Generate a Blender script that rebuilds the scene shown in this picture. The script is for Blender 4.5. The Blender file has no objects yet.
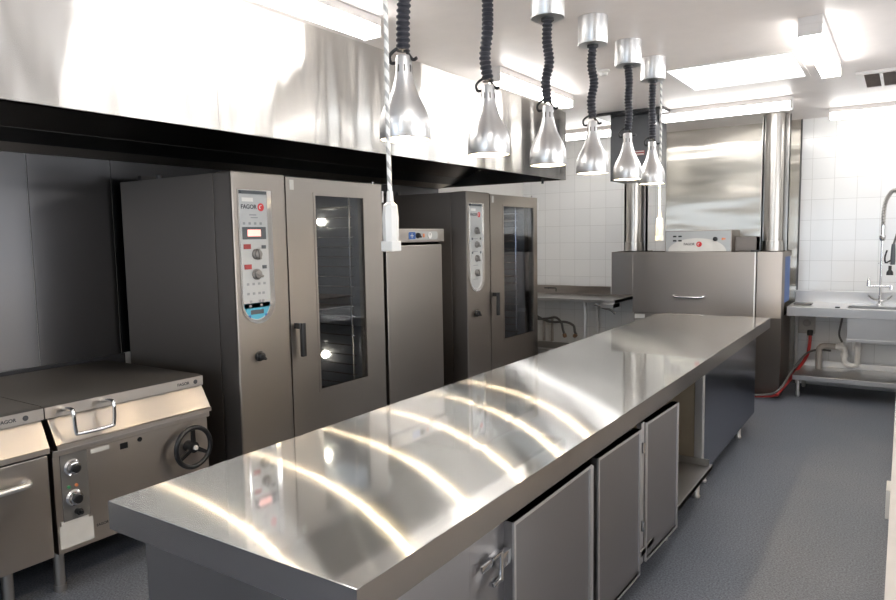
import bpy, bmesh, math, random
from mathutils import Vector, Matrix
random.seed(7)
PI = math.pi
COL = bpy.context.scene.collection
sc = bpy.context.scene

# ------------------------------------------------------------------ materials
def newmat(name):
    m = bpy.data.materials.new(name); m.use_nodes = True
    nt = m.node_tree; b = nt.nodes['Principled BSDF']
    return m, nt, b
def coords(nt, scale=(1, 1, 1)):
    g = nt.nodes.new('ShaderNodeNewGeometry'); mp = nt.nodes.new('ShaderNodeMapping')
    mp.inputs['Scale'].default_value = scale
    nt.links.new(g.outputs['Position'], mp.inputs['Vector'])
    return mp.outputs['Vector']
def noise(nt, vec, scale, detail=3, rough=.5):
    n = nt.nodes.new('ShaderNodeTexNoise'); n.inputs['Scale'].default_value = scale
    n.inputs['Detail'].default_value = detail; n.inputs['Roughness'].default_value = rough
    nt.links.new(vec, n.inputs['Vector']); return n.outputs['Fac']
def ramp(nt, fac, a, b, p0=.3, p1=.7):
    r = nt.nodes.new('ShaderNodeMapRange'); r.inputs['From Min'].default_value = p0; r.inputs['From Max'].default_value = p1
    r.inputs['To Min'].default_value = a; r.inputs['To Max'].default_value = b
    nt.links.new(fac, r.inputs['Value']); return r.outputs['Result']
def cramp(nt, fac, c0, c1, p0=.3, p1=.7):
    r = nt.nodes.new('ShaderNodeValToRGB')
    r.color_ramp.elements[0].position = p0; r.color_ramp.elements[1].position = p1
    r.color_ramp.elements[0].color = (*c0, 1); r.color_ramp.elements[1].color = (*c1, 1)
    nt.links.new(fac, r.inputs['Fac']); return r.outputs['Color']
def plain(name, col, rough=.5, metal=0, spec=.5, var=.06, coat=0):
    m, nt, b = newmat(name)
    f = noise(nt, coords(nt), 9)
    c0 = tuple(max(0, c * (1 - var)) for c in col); c1 = tuple(min(1, c * (1 + var)) for c in col)
    nt.links.new(cramp(nt, f, c0, c1), b.inputs['Base Color'])
    b.inputs['Roughness'].default_value = rough; b.inputs['Metallic'].default_value = metal
    b.inputs['Specular IOR Level'].default_value = spec; b.inputs['Coat Weight'].default_value = coat
    return m
def steel(name, col=(.6, .585, .565), rough=.28, aniso=.7, tangent=(0, 0, 1), grain=(2, 2, 2), wave=0, wavescale=1.2, wavestretch=(1, 1, .45), grainamp=.003, smudge=.02, spread=None, sharp=None):
    """brushed stainless: a plain lobe mixed with one that spreads reflections along 'tangent' (across the grain)"""
    m = bpy.data.materials.new(name); m.use_nodes = True; nt = m.node_tree
    for n in list(nt.nodes):
        if n.type != 'OUTPUT_MATERIAL': nt.nodes.remove(n)
    out = nt.nodes[0]
    spread = spread or rough ** 2 * 3; sharp = sharp or rough ** 2 * .3
    g = noise(nt, coords(nt, grain), 30, 2)
    big = noise(nt, coords(nt), 1.6, 0)
    mx = nt.nodes.new('ShaderNodeMath'); mx.operation = 'ADD'
    nt.links.new(ramp(nt, g, -grainamp, grainamp), mx.inputs[0]); nt.links.new(ramp(nt, big, rough - smudge, rough + smudge), mx.inputs[1])
    colr = cramp(nt, big, tuple(c * .99 for c in col), tuple(min(1, c * 1.01) for c in col))
    A = nt.nodes.new('ShaderNodeBsdfAnisotropic'); B = nt.nodes.new('ShaderNodeBsdfAnisotropic')
    nt.links.new(colr, A.inputs['Color']); nt.links.new(colr, B.inputs['Color'])
    nt.links.new(mx.outputs[0], A.inputs['Roughness']); A.inputs['Anisotropy'].default_value = 0
    B.inputs['Roughness'].default_value = (spread * sharp) ** .25; B.inputs['Anisotropy'].default_value = -(1 - (sharp / spread) ** .5)
    t = nt.nodes.new('ShaderNodeCombineXYZ')
    for i in range(3): t.inputs[i].default_value = tangent[i]
    nt.links.new(t.outputs[0], B.inputs['Tangent'])
    ms = nt.nodes.new('ShaderNodeMixShader'); ms.inputs[0].default_value = aniso
    nt.links.new(A.outputs[0], ms.inputs[1]); nt.links.new(B.outputs[0], ms.inputs[2]); nt.links.new(ms.outputs[0], out.inputs['Surface'])
    if wave:
        bp = nt.nodes.new('ShaderNodeBump'); bp.inputs['Strength'].default_value = 1; bp.inputs['Distance'].default_value = wave
        w = noise(nt, coords(nt, wavestretch), wavescale, 1.5, .4)
        nt.links.new(w, bp.inputs['Height'])
        for n in (A, B): nt.links.new(bp.outputs[0], n.inputs['Normal'])
    return m
def emit(name, col, strength, base=(.8, .8, .8)):
    m, nt, b = newmat(name)
    b.inputs['Base Color'].default_value = (*base, 1)
    f = noise(nt, coords(nt), 3)
    nt.links.new(cramp(nt, f, tuple(c * .97 for c in col), col), b.inputs['Emission Color'])
    b.inputs['Emission Strength'].default_value = strength
    return m
def glass_mat(name, tint, rough=.03, keep=.65):
    m = bpy.data.materials.new(name); m.use_nodes = True; nt = m.node_tree
    for n in list(nt.nodes):
        if n.type != 'OUTPUT_MATERIAL': nt.nodes.remove(n)
    out = nt.nodes[0]
    tr = nt.nodes.new('ShaderNodeBsdfTransparent'); tr.inputs['Color'].default_value = (*tint, 1)
    gl = nt.nodes.new('ShaderNodeBsdfGlossy'); gl.inputs['Roughness'].default_value = rough
    fr = nt.nodes.new('ShaderNodeLayerWeight'); pw = nt.nodes.new('ShaderNodeMath'); pw.operation = 'POWER'; pw.inputs[1].default_value = 4
    nt.links.new(fr.outputs['Facing'], pw.inputs[0]); r = ramp(nt, pw.outputs[0], .06, .9, 0.0, 1.0)
    mx = nt.nodes.new('ShaderNodeMixShader')
    nt.links.new(r, mx.inputs[0]); nt.links.new(tr.outputs[0], mx.inputs[1]); nt.links.new(gl.outputs[0], mx.inputs[2])
    nt.links.new(mx.outputs[0], out.inputs['Surface'])
    return m

M = {}
# front faces that look along +X : grain along Y, spread along Z
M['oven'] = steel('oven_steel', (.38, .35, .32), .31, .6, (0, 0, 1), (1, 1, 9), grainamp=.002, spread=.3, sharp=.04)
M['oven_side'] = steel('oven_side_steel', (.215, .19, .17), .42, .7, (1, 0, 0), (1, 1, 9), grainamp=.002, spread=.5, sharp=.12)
M['top'] = steel('worktop_steel', (.76, .76, .75), .065, .5, (1, 0, 0), (20, 1, 1), grainamp=.004, smudge=.03, spread=.32, sharp=.004)
M['top_edge'] = steel('worktop_edge_steel', (.60, .575, .555), .2, .5, (0, 0, 1), (1, 1, 9), grainamp=.002)
M['mirror'] = steel('polished_cabinet_steel', (.42, .43, .47), .14, .4, (0, 0, 1), (1, 1, 9), grainamp=.004, spread=.12, sharp=.01)
M['bench'] = steel('bench_steel', (.42, .41, .415), .36, .6, (0, 0, 1), (1, 1, 40))
M['bench_frame'] = steel('bench_frame_steel', (.80, .79, .78), .42, .2, (0, 0, 1), (1, 1, 20))
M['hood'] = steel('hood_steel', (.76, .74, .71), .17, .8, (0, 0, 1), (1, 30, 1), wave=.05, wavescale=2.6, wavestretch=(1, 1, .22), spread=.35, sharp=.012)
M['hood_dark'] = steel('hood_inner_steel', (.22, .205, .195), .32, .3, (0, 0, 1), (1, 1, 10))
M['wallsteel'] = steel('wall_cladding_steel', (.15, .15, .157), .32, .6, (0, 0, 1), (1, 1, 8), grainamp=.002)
M['backsteel'] = steel('back_cladding_steel', (.66, .63, .57), .2, .8, (1, 0, 0), (30, 1, 1), wave=.03, wavescale=3.0, wavestretch=(.2, 1, 1), spread=.35, sharp=.01)
M['washer'] = steel('washer_steel', (.40, .365, .335), .31, .6, (0, 0, 1), (1, 1, 9), grainamp=.002, spread=.25, sharp=.03)
M['pan'] = steel('cooking_suite_steel', (.50, .46, .42), .3, .5, (0, 0, 1), (1, 1, 9), grainamp=.002)
M['lid'] = steel('pan_lid_steel', (.32, .305, .29), .31, .6, (1, 0, 0), (30, 1, 1))
M['sink'] = steel('sink_bench_steel', (.68, .67, .66), .32, .5, (1, 0, 0), (9, 1, 1), grainamp=.002)
M['shelf'] = steel('shelf_steel', (.50, .48, .455), .34, .4, (1, 0, 0), (30, 1, 1))
M['alu'] = steel('spun_aluminium', (.72, .72, .72), .33, .3, (0, 0, 1), (1, 1, 60))
M['duct'] = steel('duct_steel', (.60, .575, .54), .31, .5, (0, 0, 1), (1, 1, 5))
M['chrome'] = plain('chrome', (.78, .78, .78), .1, 1, var=.02)
M['darkmetal'] = plain('dark_metal', (.13, .125, .12), .4, 1)
M['boxdark'] = plain('charcoal_painted_metal', (.075, .078, .085), .35, .3)
M['black'] = plain('black_plastic', (.012, .012, .013), .35)
M['rubber'] = plain('black_rubber', (.02, .02, .021), .6)
M['cord'] = plain('black_coiled_cord', (.022, .023, .032), .5)
M['white'] = plain('white_plastic', (.68, .67, .645), .35)
M['warmlit'] = plain('warmlit_plastic', (.78, .74, .62), .35)  # white plastic with the heat lamp's warm light painted into its colour
M['braid'] = None
M['ceil'] = plain('ceiling_paint', (.73, .685, .665), .42, var=.02)
M['paint'] = plain('wall_paint', (.72, .70, .67), .5, var=.02)
M['housing'] = plain('light_housing', (.72, .69, .67), .4, var=.02)
M['panel'] = plain('control_panel_grey', (.42, .43, .43), .35, .3, var=.02)
M['paneldark'] = plain('display_bezel', (.07, .08, .09), .3)
M['ink'] = plain('printed_ink', (.05, .05, .055), .5)
M['inkgrey'] = plain('printed_grey', (.24, .25, .26), .5)
M['red'] = plain('red_enamel', (.62, .03, .035), .3)
M['redink'] = plain('dark_red', (.30, .03, .03), .4)
M['cyan'] = plain('cyan_print', (.07, .34, .48), .4)
M['blue'] = plain('blue_plastic', (.03, .10, .33), .4)
M['yellow'] = plain('yellow_sticker', (.80, .72, .05), .5)
M['orange'] = plain('orange_plastic', (.70, .22, .08), .4)
M['green'] = plain('green_plastic', (.05, .30, .12), .4)
M['paper'] = plain('paper_label', (.60, .585, .55), .6)
M['pvc'] = plain('white_pvc', (.80, .78, .74), .35)
M['pvcgrey'] = plain('grey_pipe', (.34, .31, .28), .45)
M['hosered'] = plain('red_hose', (.50, .035, .03), .35)
M['hosegrey'] = plain('grey_hose', (.13, .125, .12), .45)
M['brass'] = plain('dull_brass', (.32, .2, .13), .35, .9)
M['granite'] = plain('black_stone', (.02, .02, .022), .35)
M['knobgrey'] = plain('knob_grey', (.20, .19, .18), .35, .4)
M['counter'] = plain('beige_laminate', (.45, .41, .37), .4)
M['cavity'] = plain('oven_cavity', (.30, .31, .33), .3, .8)
M['cabinet_in'] = plain('cabinet_interior', (.42, .36, .27), .4, .6)
M['louvre'] = plain('louvre_metal', (.42, .36, .33), .35, .3)
M['glass'] = glass_mat('oven_glass', (.76, .79, .84))
M['tube'] = emit('fluorescent_diffuser', (1.0, .975, .94), 6.5)
M['sky'] = emit('skylight_diffuser', (.86, .94, 1.0), 1.7)
M['fill_glow'] = emit('added_window_glow', (.70, .84, 1.0), 1.6)  # cool glow for the invented window behind the viewer
M['side_fill_glow'] = emit('added_side_window_glow', (.93, .96, 1.0), 1.5)  # glow for the invented window on the right wall
M['bulb'] = emit('heat_lamp_bulb', (1.0, .84, .60), 9)
M['filament'] = emit('heat_lamp_core', (1.0, .77, .50), 350)
M['shadein'] = plain('lamp_shade_inner', (.85, .82, .76), .35, .6)
M['led'] = emit('red_display', (1.0, .13, .05), .55)
M['ovenlight'] = emit('oven_halogen', (1.0, .86, .62), 22)
def braid():
    m, nt, b = newmat('white_braided_cord')
    w = nt.nodes.new('ShaderNodeTexWave'); w.inputs['Scale'].default_value = 14; w.bands_direction = 'DIAGONAL'
    nt.links.new(coords(nt, (1, 1, 1)), w.inputs['Vector'])
    nt.links.new(cramp(nt, w.outputs['Fac'], (.42, .41, .40), (.85, .84, .80), .25, .5), b.inputs['Base Color']); b.inputs['Roughness'].default_value = .6
    return m
M['braid'] = braid()
def tile_mat():
    m, nt, b = newmat('white_wall_tiles')
    g = nt.nodes.new('ShaderNodeNewGeometry'); s = nt.nodes.new('ShaderNodeSeparateXYZ'); c = nt.nodes.new('ShaderNodeCombineXYZ')
    nt.links.new(g.outputs['Position'], s.inputs[0])
    ad = nt.nodes.new('ShaderNodeMath'); ad.operation = 'ADD'; nt.links.new(s.outputs[0], ad.inputs[0]); nt.links.new(s.outputs[1], ad.inputs[1])
    a2 = nt.nodes.new('ShaderNodeMath'); a2.operation = 'ADD'; nt.links.new(ad.outputs[0], a2.inputs[0]); a2.inputs[1].default_value = -7.363 + 2.06
    a3 = nt.nodes.new('ShaderNodeMath'); a3.operation = 'ADD'; nt.links.new(s.outputs[2], a3.inputs[0]); a3.inputs[1].default_value = -.045
    nt.links.new(a2.outputs[0], c.inputs[0]); nt.links.new(a3.outputs[0], c.inputs[1])
    k = nt.nodes.new('ShaderNodeTexBrick'); k.offset = 0; k.squash = 1
    for n_, v in (('Scale', 1), ('Mortar Size', .0022), ('Mortar Smooth', .2), ('Brick Width', .206), ('Row Height', .2145)): k.inputs[n_].default_value = v
    k.inputs['Color1'].default_value = (.76, .765, .76, 1); k.inputs['Color2'].default_value = (.80, .80, .79, 1); k.inputs['Mortar'].default_value = (.58, .575, .56, 1)
    nt.links.new(c.outputs[0], k.inputs['Vector']); nt.links.new(k.outputs['Color'], b.inputs['Base Color'])
    b.inputs['Roughness'].default_value = .12
    bp = nt.nodes.new('ShaderNodeBump'); bp.invert = True; bp.inputs['Distance'].default_value = .002; bp.inputs['Strength'].default_value = .5
    nt.links.new(k.outputs['Fac'], bp.inputs['Height']); 
    b2 = nt.nodes.new('ShaderNodeBump'); b2.inputs['Distance'].default_value = .004; b2.inputs['Strength'].default_value = .6
    nt.links.new(noise(nt, coords(nt), 3.5, 1), b2.inputs['Height']); nt.links.new(bp.outputs[0], b2.inputs['Normal'])
    nt.links.new(b2.outputs[0], b.inputs['Normal'])
    return m
M['tile'] = tile_mat()
def floor_mat():
    m, nt, b = newmat('speckled_safety_vinyl')
    n1 = noise(nt, coords(nt), 110, 3, .8); n2 = noise(nt, coords(nt), 1.3, 4)
    c1 = cramp(nt, n1, (.045, .055, .075), (.235, .25, .285), .34, .66); c2 = cramp(nt, n2, (.86, .88, .9), (1.05, 1.02, 1.0))
    mx = nt.nodes.new('ShaderNodeMix'); mx.data_type = 'RGBA'; mx.blend_type = 'MULTIPLY'; mx.inputs[0].default_value = 1
    nt.links.new(c1, mx.inputs[6]); nt.links.new(c2, mx.inputs[7]); nt.links.new(mx.outputs[2], b.inputs['Base Color'])
    b.inputs['Roughness'].default_value = .48
    bp = nt.nodes.new('ShaderNodeBump'); bp.inputs['Distance'].default_value = .001; bp.inputs['Strength'].default_value = .4
    nt.links.new(n1, bp.inputs['Height']); nt.links.new(bp.outputs[0], b.inputs['Normal'])
    return m
M['floor'] = floor_mat()

# ------------------------------------------------------------------ mesh helpers
ORG = {}
def org(o): return ORG.get(o.name, Vector((0, 0, 0))) if o else Vector((0, 0, 0))
class MB:
    def __init__(s): s.bm = bmesh.new(); s.sm = False
    def box(s, x0, x1, y0, y1, z0, z1, bev=0):
        t = bmesh.new()
        vs = [t.verts.new(p) for p in ((x0, y0, z0), (x1, y0, z0), (x1, y1, z0), (x0, y1, z0), (x0, y0, z1), (x1, y0, z1), (x1, y1, z1), (x0, y1, z1))]
        for f in ((0, 3, 2, 1), (4, 5, 6, 7), (0, 1, 5, 4), (1, 2, 6, 5), (2, 3, 7, 6), (3, 0, 4, 7)): t.faces.new([vs[i] for i in f])
        if bev: bmesh.ops.bevel(t, geom=t.edges[:], offset=bev, segments=2, affect='EDGES', profile=.6)
        s.add(t); return s
    def add(s, t):
        me = bpy.data.meshes.new('t'); t.to_mesh(me); t.free(); s.bm.from_mesh(me); bpy.data.meshes.remove(me)
    def prism(s, pts, F, d0, d1, bev=0):
        """pts (u,v) in frame F=(origin,u,v,n), pushed from d0 to d1 along n"""
        o, u, v, n = F; t = bmesh.new()
        a = [t.verts.new(o + u * p[0] + v * p[1] + n * d0) for p in pts]; b = [t.verts.new(o + u * p[0] + v * p[1] + n * d1) for p in pts]
        k = len(pts); t.faces.new(a); t.faces.new(b[::-1])
        for i in range(k): t.faces.new((a[i], b[i], b[(i + 1) % k], a[(i + 1) % k]))
        bmesh.ops.recalc_face_normals(t, faces=t.faces[:])
        if bev: bmesh.ops.bevel(t, geom=t.edges[:], offset=bev, segments=2, affect='EDGES')
        s.add(t); return s
    def rect(s, F, u0, u1, v0, v1, d0, d1, bev=0): return s.prism([(u0, v0), (u1, v0), (u1, v1), (u0, v1)], F, d0, d1, bev)
    def disc(s, F, u, v, r, d0, d1, n=20): return s.prism([(u + r * math.cos(2 * PI * i / n), v + r * math.sin(2 * PI * i / n)) for i in range(n)], F, d0, d1)
    def lathe(s, prof, o=Vector((0, 0, 0)), n=Vector((0, 0, 1)), seg=32, cap=True):
        """prof: (r, h) list along axis n from o"""
        o = Vector(o); n = Vector(n).normalized(); u = n.orthogonal().normalized(); v = n.cross(u); t = bmesh.new(); rings = []
        for r, h in prof:
            rings.append([t.verts.new(o + n * h + (u * math.cos(2 * PI * i / seg) + v * math.sin(2 * PI * i / seg)) * max(r, 1e-4)) for i in range(seg)])
        for a, b in zip(rings, rings[1:]):
            for i in range(seg): t.faces.new((a[i], a[(i + 1) % seg], b[(i + 1) % seg], b[i]))
        if cap: t.faces.new(rings[0][::-1]); t.faces.new(rings[-1])
        s.sm = True; s.add(t); return s
    def cyl(s, p, q, r, seg=16):
        p, q = Vector(p), Vector(q); return s.lathe([(r, 0), (r, (q - p).length)], p, q - p, seg)
    def tube(s, pts, r, seg=10, smooth=0, cap=True):
        pts = [Vector(p) for p in pts]
        if smooth:
            out = []
            P = [pts[0] * 2 - pts[1]] + pts + [pts[-1] * 2 - pts[-2]]
            for i in range(1, len(P) - 2):
                for j in range(smooth):
                    t_ = j / smooth; a, b, c, d = P[i - 1:i + 3]
                    out.append(.5 * ((2 * b) + (c - a) * t_ + (2 * a - 5 * b + 4 * c - d) * t_ * t_ + (3 * b - a - 3 * c + d) * t_ ** 3))
            pts = out + [pts[-1]]
        t = bmesh.new(); rings = []; u = None
        for i, p in enumerate(pts):
            d = (pts[min(i + 1, len(pts) - 1)] - pts[max(i - 1, 0)]).normalized()
            u = d.orthogonal().normalized() if u is None else (u - d * u.dot(d)).normalized()
            v = d.cross(u); rr = r(i, len(pts)) if callable(r) else r
            rings.append([t.verts.new(p + (u * math.cos(2 * PI * k / seg) + v * math.sin(2 * PI * k / seg)) * rr) for k in range(seg)])
        for a, b in zip(rings, rings[1:]):
            for k in range(seg): t.faces.new((a[k], a[(k + 1) % seg], b[(k + 1) % seg], b[k]))
        if cap: t.faces.new(rings[0][::-1]); t.faces.new(rings[-1])
        s.sm = True; s.add(t); return s
    def build(s, name, m, parent=None, kind=None, label=None):
        bmesh.ops.recalc_face_normals(s.bm, faces=s.bm.faces[:])
        off = org(parent)
        me = bpy.data.meshes.new(name)
        for v in s.bm.verts: v.co -= off
        if s.sm:
            for f in s.bm.faces: f.smooth = True
        s.bm.to_mesh(me); s.bm.free()
        if s.sm: me.set_sharp_from_angle(angle=math.radians(38))
        me.materials.append(m if not isinstance(m, str) else M[m])
        o = bpy.data.objects.new(name, me); COL.objects.link(o); ORG[o.name] = off
        if parent: o.parent = parent
        if kind: o['kind'] = kind
        if label: o['label'] = label
        return o
def thing(name, label, cat, loc, group=None):
    o = bpy.data.objects.new(name, None); COL.objects.link(o); o.location = loc; o.empty_display_size = .1
    ORG[o.name] = Vector(loc); o['label'] = label; o['category'] = cat
    if group: o['group'] = group
    return o
def tag(o, label, cat, group=None):
    o['label'] = label; o['category'] = cat
    if group: o['group'] = group
    return o
def struct(mb, name, m): return mb.build(name, m, kind='structure')
X, Y, Z = Vector((1, 0, 0)), Vector((0, 1, 0)), Vector((0, 0, 1))
def FX(x, y=0, z=0): return (Vector((x, y, z)), Y, Z, X)        # a face looking to +X, u = y, v = z
def FY(y, x=0, z=0): return (Vector((x, y, z)), X, Z, -Y)       # a face looking to -Y, u = x, v = z
def text(s, F, u, v, size, d, m, parent, name='lettering', bold=.0):
    cu = bpy.data.curves.new('txt', 'FONT'); cu.body = s; cu.size = size; cu.extrude = .0006; cu.align_x = 'CENTER'; cu.align_y = 'CENTER'; cu.offset = bold
    tmp = bpy.data.objects.new('txt', cu); COL.objects.link(tmp)
    bpy.context.view_layer.update()
    me = bpy.data.meshes.new_from_object(tmp.evaluated_get(bpy.context.evaluated_depsgraph_get()))
    bpy.data.objects.remove(tmp); bpy.data.curves.remove(cu)
    o_, uu, vv, nn = F; off = org(parent)
    mat = Matrix((uu, vv, nn)).transposed().to_4x4(); mat.translation = o_ + uu * u + vv * v + nn * d - off
    me.transform(mat); me.materials.clear(); me.materials.append(M[m])
    o = bpy.data.objects.new(name, me); COL.objects.link(o); o.parent = parent; ORG[o.name] = off
    return o
def emblem(F, u, v, r, d, parent, m='red'):
    """round maker's mark: a disc with a pale curl"""
    e = MB().disc(F, u, v, r, d, d + .0012, 24).build('emblem', m, parent)
    mb = MB(); arc = [(u + r * .55 * math.cos(a), v + r * .55 * math.sin(a)) for a in [math.radians(q) for q in range(60, 245, 15)]]
    inn = [(u + r * .38 * math.cos(a) + r * .1, v + r * .38 * math.sin(a)) for a in [math.radians(q) for q in range(60, 245, 15)]]
    mb.prism(arc + inn[::-1], F, d + .0012, d + .0018).build('emblem_curl', 'paper', e) if m == 'red' else mb.bm.free()
    return e

# ------------------------------------------------------------------ the room
WL, WB, WR, WF, C = -4.25, 8.2, 2.3, -2.2, 2.82
struct(MB().box(WL - .1, WR + .1, WF - .1, WB + .1, -.1, 0), 'floor', 'floor')
cm = MB()   # ceiling with the skylight opening
SX0, SX1, SY0, SY1 = -1.50, -.65, 5.09, 5.95
for a in ((WL - .1, SX0, WF - .1, WB + .1), (SX1, WR + .1, WF - .1, WB + .1), (SX0, SX1, WF - .1, SY0), (SX0, SX1, SY1, WB + .1)): cm.box(*a, C, C + .1)
struct(cm, 'ceiling', 'ceil')
struct(MB().box(WL - .1, WL, WF - .1, WB + .1, 0, C), 'wall_left', 'paint')
struct(MB().box(WL, WR + .1, WB, WB + .1, 0, C), 'wall_back', 'tile')
struct(MB().box(WR, WR + .1, WF - .1, WB, 0, C), 'wall_right', 'paint')
struct(MB().box(WL, WR, WF - .1, WF, 0, C), 'wall_front', 'paint')
# stainless cladding sheets behind the cooking suite
edges = [-1.9, -.6, .7, 1.985, 2.49, 3.75, 5.0, 6.2]
k = 1
for a, b in zip(edges, edges[1:]):
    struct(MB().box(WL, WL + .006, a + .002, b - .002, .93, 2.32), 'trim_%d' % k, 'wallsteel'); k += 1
struct(MB().box(WL, WL + .03, -1.9, 2.5, .86, .93), 'trim_%d' % k, 'granite'); k += 1
struct(MB().box(-2.36, -.955, WB - .012, WB, 0.0, C), 'trim_%d' % k, 'backsteel'); k += 1
struct(MB().box(-.955, -.94, WB - .022, WB, 0.0, C), 'trim_%d' % k, 'darkmetal'); k += 1
struct(MB().box(-2.36, -.955, WB - .018, WB - .011, 1.645, 1.652), 'trim_%d' % k, 'backsteel'); k += 1

wf = MB()  # window out of view behind the viewer, added as cool fill light
for a in ((-2.6, -2.54, .95, 2.3), (.34, .4, .95, 2.3), (-2.54, .34, .95, 1.01), (-2.54, .34, 2.24, 2.3), (-1.13, -1.07, 1.01, 2.24)): wf.box(a[0], a[1], WF, WF + .05, a[2], a[3])
wo = struct(wf, 'fill_window_1', 'housing')
MB().box(-2.54, .34, WF + .004, WF + .012, 1.01, 2.24).build('fill_pane', 'fill_glow', wo)

wf = MB()  # long side window out of view, added to lift the room's brightness
WY = [.4, 1.6, 2.8, 4.0, 5.2, 6.4]
wf.box(WR - .05, WR, .34, 6.46, .95, 1.01).box(WR - .05, WR, .34, 6.46, 2.24, 2.3)
for y_ in WY: wf.box(WR - .05, WR, y_ - .03, y_ + .03, 1.01, 2.24)
wo = struct(wf, 'fill_window_2', 'housing')
for a, b in zip(WY, WY[1:]): MB().box(WR - .012, WR - .004, a + .03, b - .03, 1.01, 2.24).build('fill_pane', 'side_fill_glow', wo)

# skylight
t = thing('skylight_panel', 'square white diffuser panel glowing in the ceiling behind the heat lamps', 'skylight', (-1.075, 5.5, C))
fr = MB()
for a in ((SX0 - .012, SX0 + .02, SY0 - .012, SY1 + .012), (SX1 - .02, SX1 + .012, SY0 - .012, SY1 + .012), (SX0 + .02, SX1 - .02, SY0 - .012, SY0 + .02), (SX0 + .02, SX1 - .02, SY1 - .02, SY1 + .012)): fr.box(*a, C - .006, C + .03)
fr.build('frame', 'housing', t)
MB().box(SX0 + .02, SX1 - .02, SY0 + .02, SY1 - .02, C + .02, C + .026).build('diffuser', 'sky', t)

# fluorescent battens
def batten(x0, x1, y0, y1, label):
    t = thing('ceiling_light', label, 'ceiling light', ((x0 + x1) / 2, (y0 + y1) / 2, C), 'fluorescent battens')
    ex = (x1 - x0) > (y1 - y0)
    MB().box(x0, x1, y0, y1, C - .045, C - .0005, .003).build('housing', 'housing', t)
    e = MB()
    if ex:
        MB().box(x0 + .012, x1 - .012, y0 + .006, y1 - .006, C - .1, C - .045, .006).build('diffuser', 'tube', t)
        e.box(x0, x0 + .012, y0, y1, C - .102, C - .045); e.build('end_cap', 'housing', t)
        MB().box(x1 - .012, x1, y0, y1, C - .102, C - .045).build('end_cap', 'housing', t)
    else:
        MB().box(x0 + .006, x1 - .006, y0 + .012, y1 - .012, C - .1, C - .045, .006).build('diffuser', 'tube', t)
        e.box(x0, x1, y0, y0 + .012, C - .102, C - .045); e.build('end_cap', 'housing', t)
        MB().box(x0, x1, y1 - .012, y1, C - .102, C - .045).build('end_cap', 'housing', t)
    return t
batten(-2.485, -2.37, 1.68, 2.95, 'fluorescent ceiling batten cut by the top edge, nearest over the extraction hood front')
batten(-2.485, -2.37, 4.24, 5.50, 'fluorescent ceiling batten running along the far part of the extraction hood')
batten(-.535, -.415, 4.32, 5.60, 'fluorescent ceiling batten over the aisle, end pointing at the viewer, right of the skylight')
batten(-2.0, -.86, 6.69, 6.84, 'fluorescent ceiling batten across the front of the dishwasher recess behind the skylight')
batten(-3.6, -2.55, 7.25, 7.38, 'fluorescent ceiling batten near back wall, seen between the hood and the charcoal box')
batten(-.655, .6, 7.62, 7.75, 'fluorescent ceiling batten close to the tiled wall above the sink')
batten(-.535, -.415, .4, 1.66, 'unseen added ceiling batten above the viewer over the aisle')  # from here down: battens out of view, added to brighten the room
batten(-.535, -.415, -1.6, -.35, 'unseen added ceiling batten behind the viewer over the aisle')
batten(-2.485, -2.37, -1.2, .05, 'unseen added ceiling batten behind the viewer along the hood')
batten(1.1, 1.23, -1.6, -.35, 'unseen added ceiling batten in the rear right corner of the room')
batten(1.1, 1.23, 1.2, 2.45, 'unseen added ceiling batten on the right side of the room')
batten(1.1, 1.23, 4.2, 5.45, 'unseen added ceiling batten on the far right side of the room')

# louvre vent
t = thing('ceiling_vent', 'louvred air vent in the ceiling at the right edge', 'vent', (0, 6.37, C))
fr = MB()
x0, x1, y0, y1 = -.352, .35, 6.04, 6.70
for a in ((x0, x0 + .05, y0, y1), (x1 - .05, x1, y0, y1), (x0 + .05, x1 - .05, y0, y0 + .05), (x0 + .05, x1 - .05, y1 - .05, y1)): fr.box(*a, C - .02, C - .0005)
fr.build('frame', 'housing', t)
MB().box(x0 + .05, x1 - .05, y0 + .05, y1 - .05, C - .004, C - .001).build('backing', 'louvre', t)
for i in range(9):
    y = y0 + .085 + i * .06
    MB().prism([(0, 0), (.004, 0), (.034, .018), (.03, .018)], (Vector((x0 + .05, y, C - .022)), Y, Z, X), 0, .6).build('slat', 'louvre', t)
for i in range(5):
    MB().box(x0 + .05 + .1 * (i + 1), x0 + .07 + .1 * (i + 1), y0 + .05, y1 - .05, C - .026, C - .006).build('blade', 'white', t)

# small sensor
t = thing('ceiling_sensor', 'small white round sensor on the ceiling behind the heat lamp mounts', 'sensor', (-1.84, 4.81, C))
MB().lathe([(.045, 0), (.045, .012), (.03, .02), (.028, .04), (.01, .045)], (-1.84, 4.81, C - .0005), -Z, 20).build('body', 'white', t)

# ------------------------------------------------------------------ extraction hood
t = thing('extraction_hood', 'long stainless extraction hood above the ovens, wavy bright front', 'extraction hood', (-3.5, 2.2, 2.178))
HX, HZ, HY0, HY1 = -2.75, 2.178, -1.9, 6.2
ys = [HY0, .45, 2.17, 3.9, 5.05, HY1]
for a, b in zip(ys, ys[1:]):
    MB().box(HX - .012, HX, a + .0012, b - .0012, HZ, C - .002).build('front_sheet', 'hood', t)
MB().box(WL + .007, HX - .012, HY1 - .012, HY1, HZ, C - .002).build('end_sheet', 'hood', t)
MB().box(WL + .007, HX - .012, HY0, HY0 + .012, HZ, C - .002).build('end_sheet', 'hood', t)
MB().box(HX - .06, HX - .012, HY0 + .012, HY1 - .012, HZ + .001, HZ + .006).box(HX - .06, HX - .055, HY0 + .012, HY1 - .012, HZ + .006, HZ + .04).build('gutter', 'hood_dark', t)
fb = (Vector((0, HY0 + .013, 0)), X, Z, Y); L = HY1 - HY0 - .026
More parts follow.
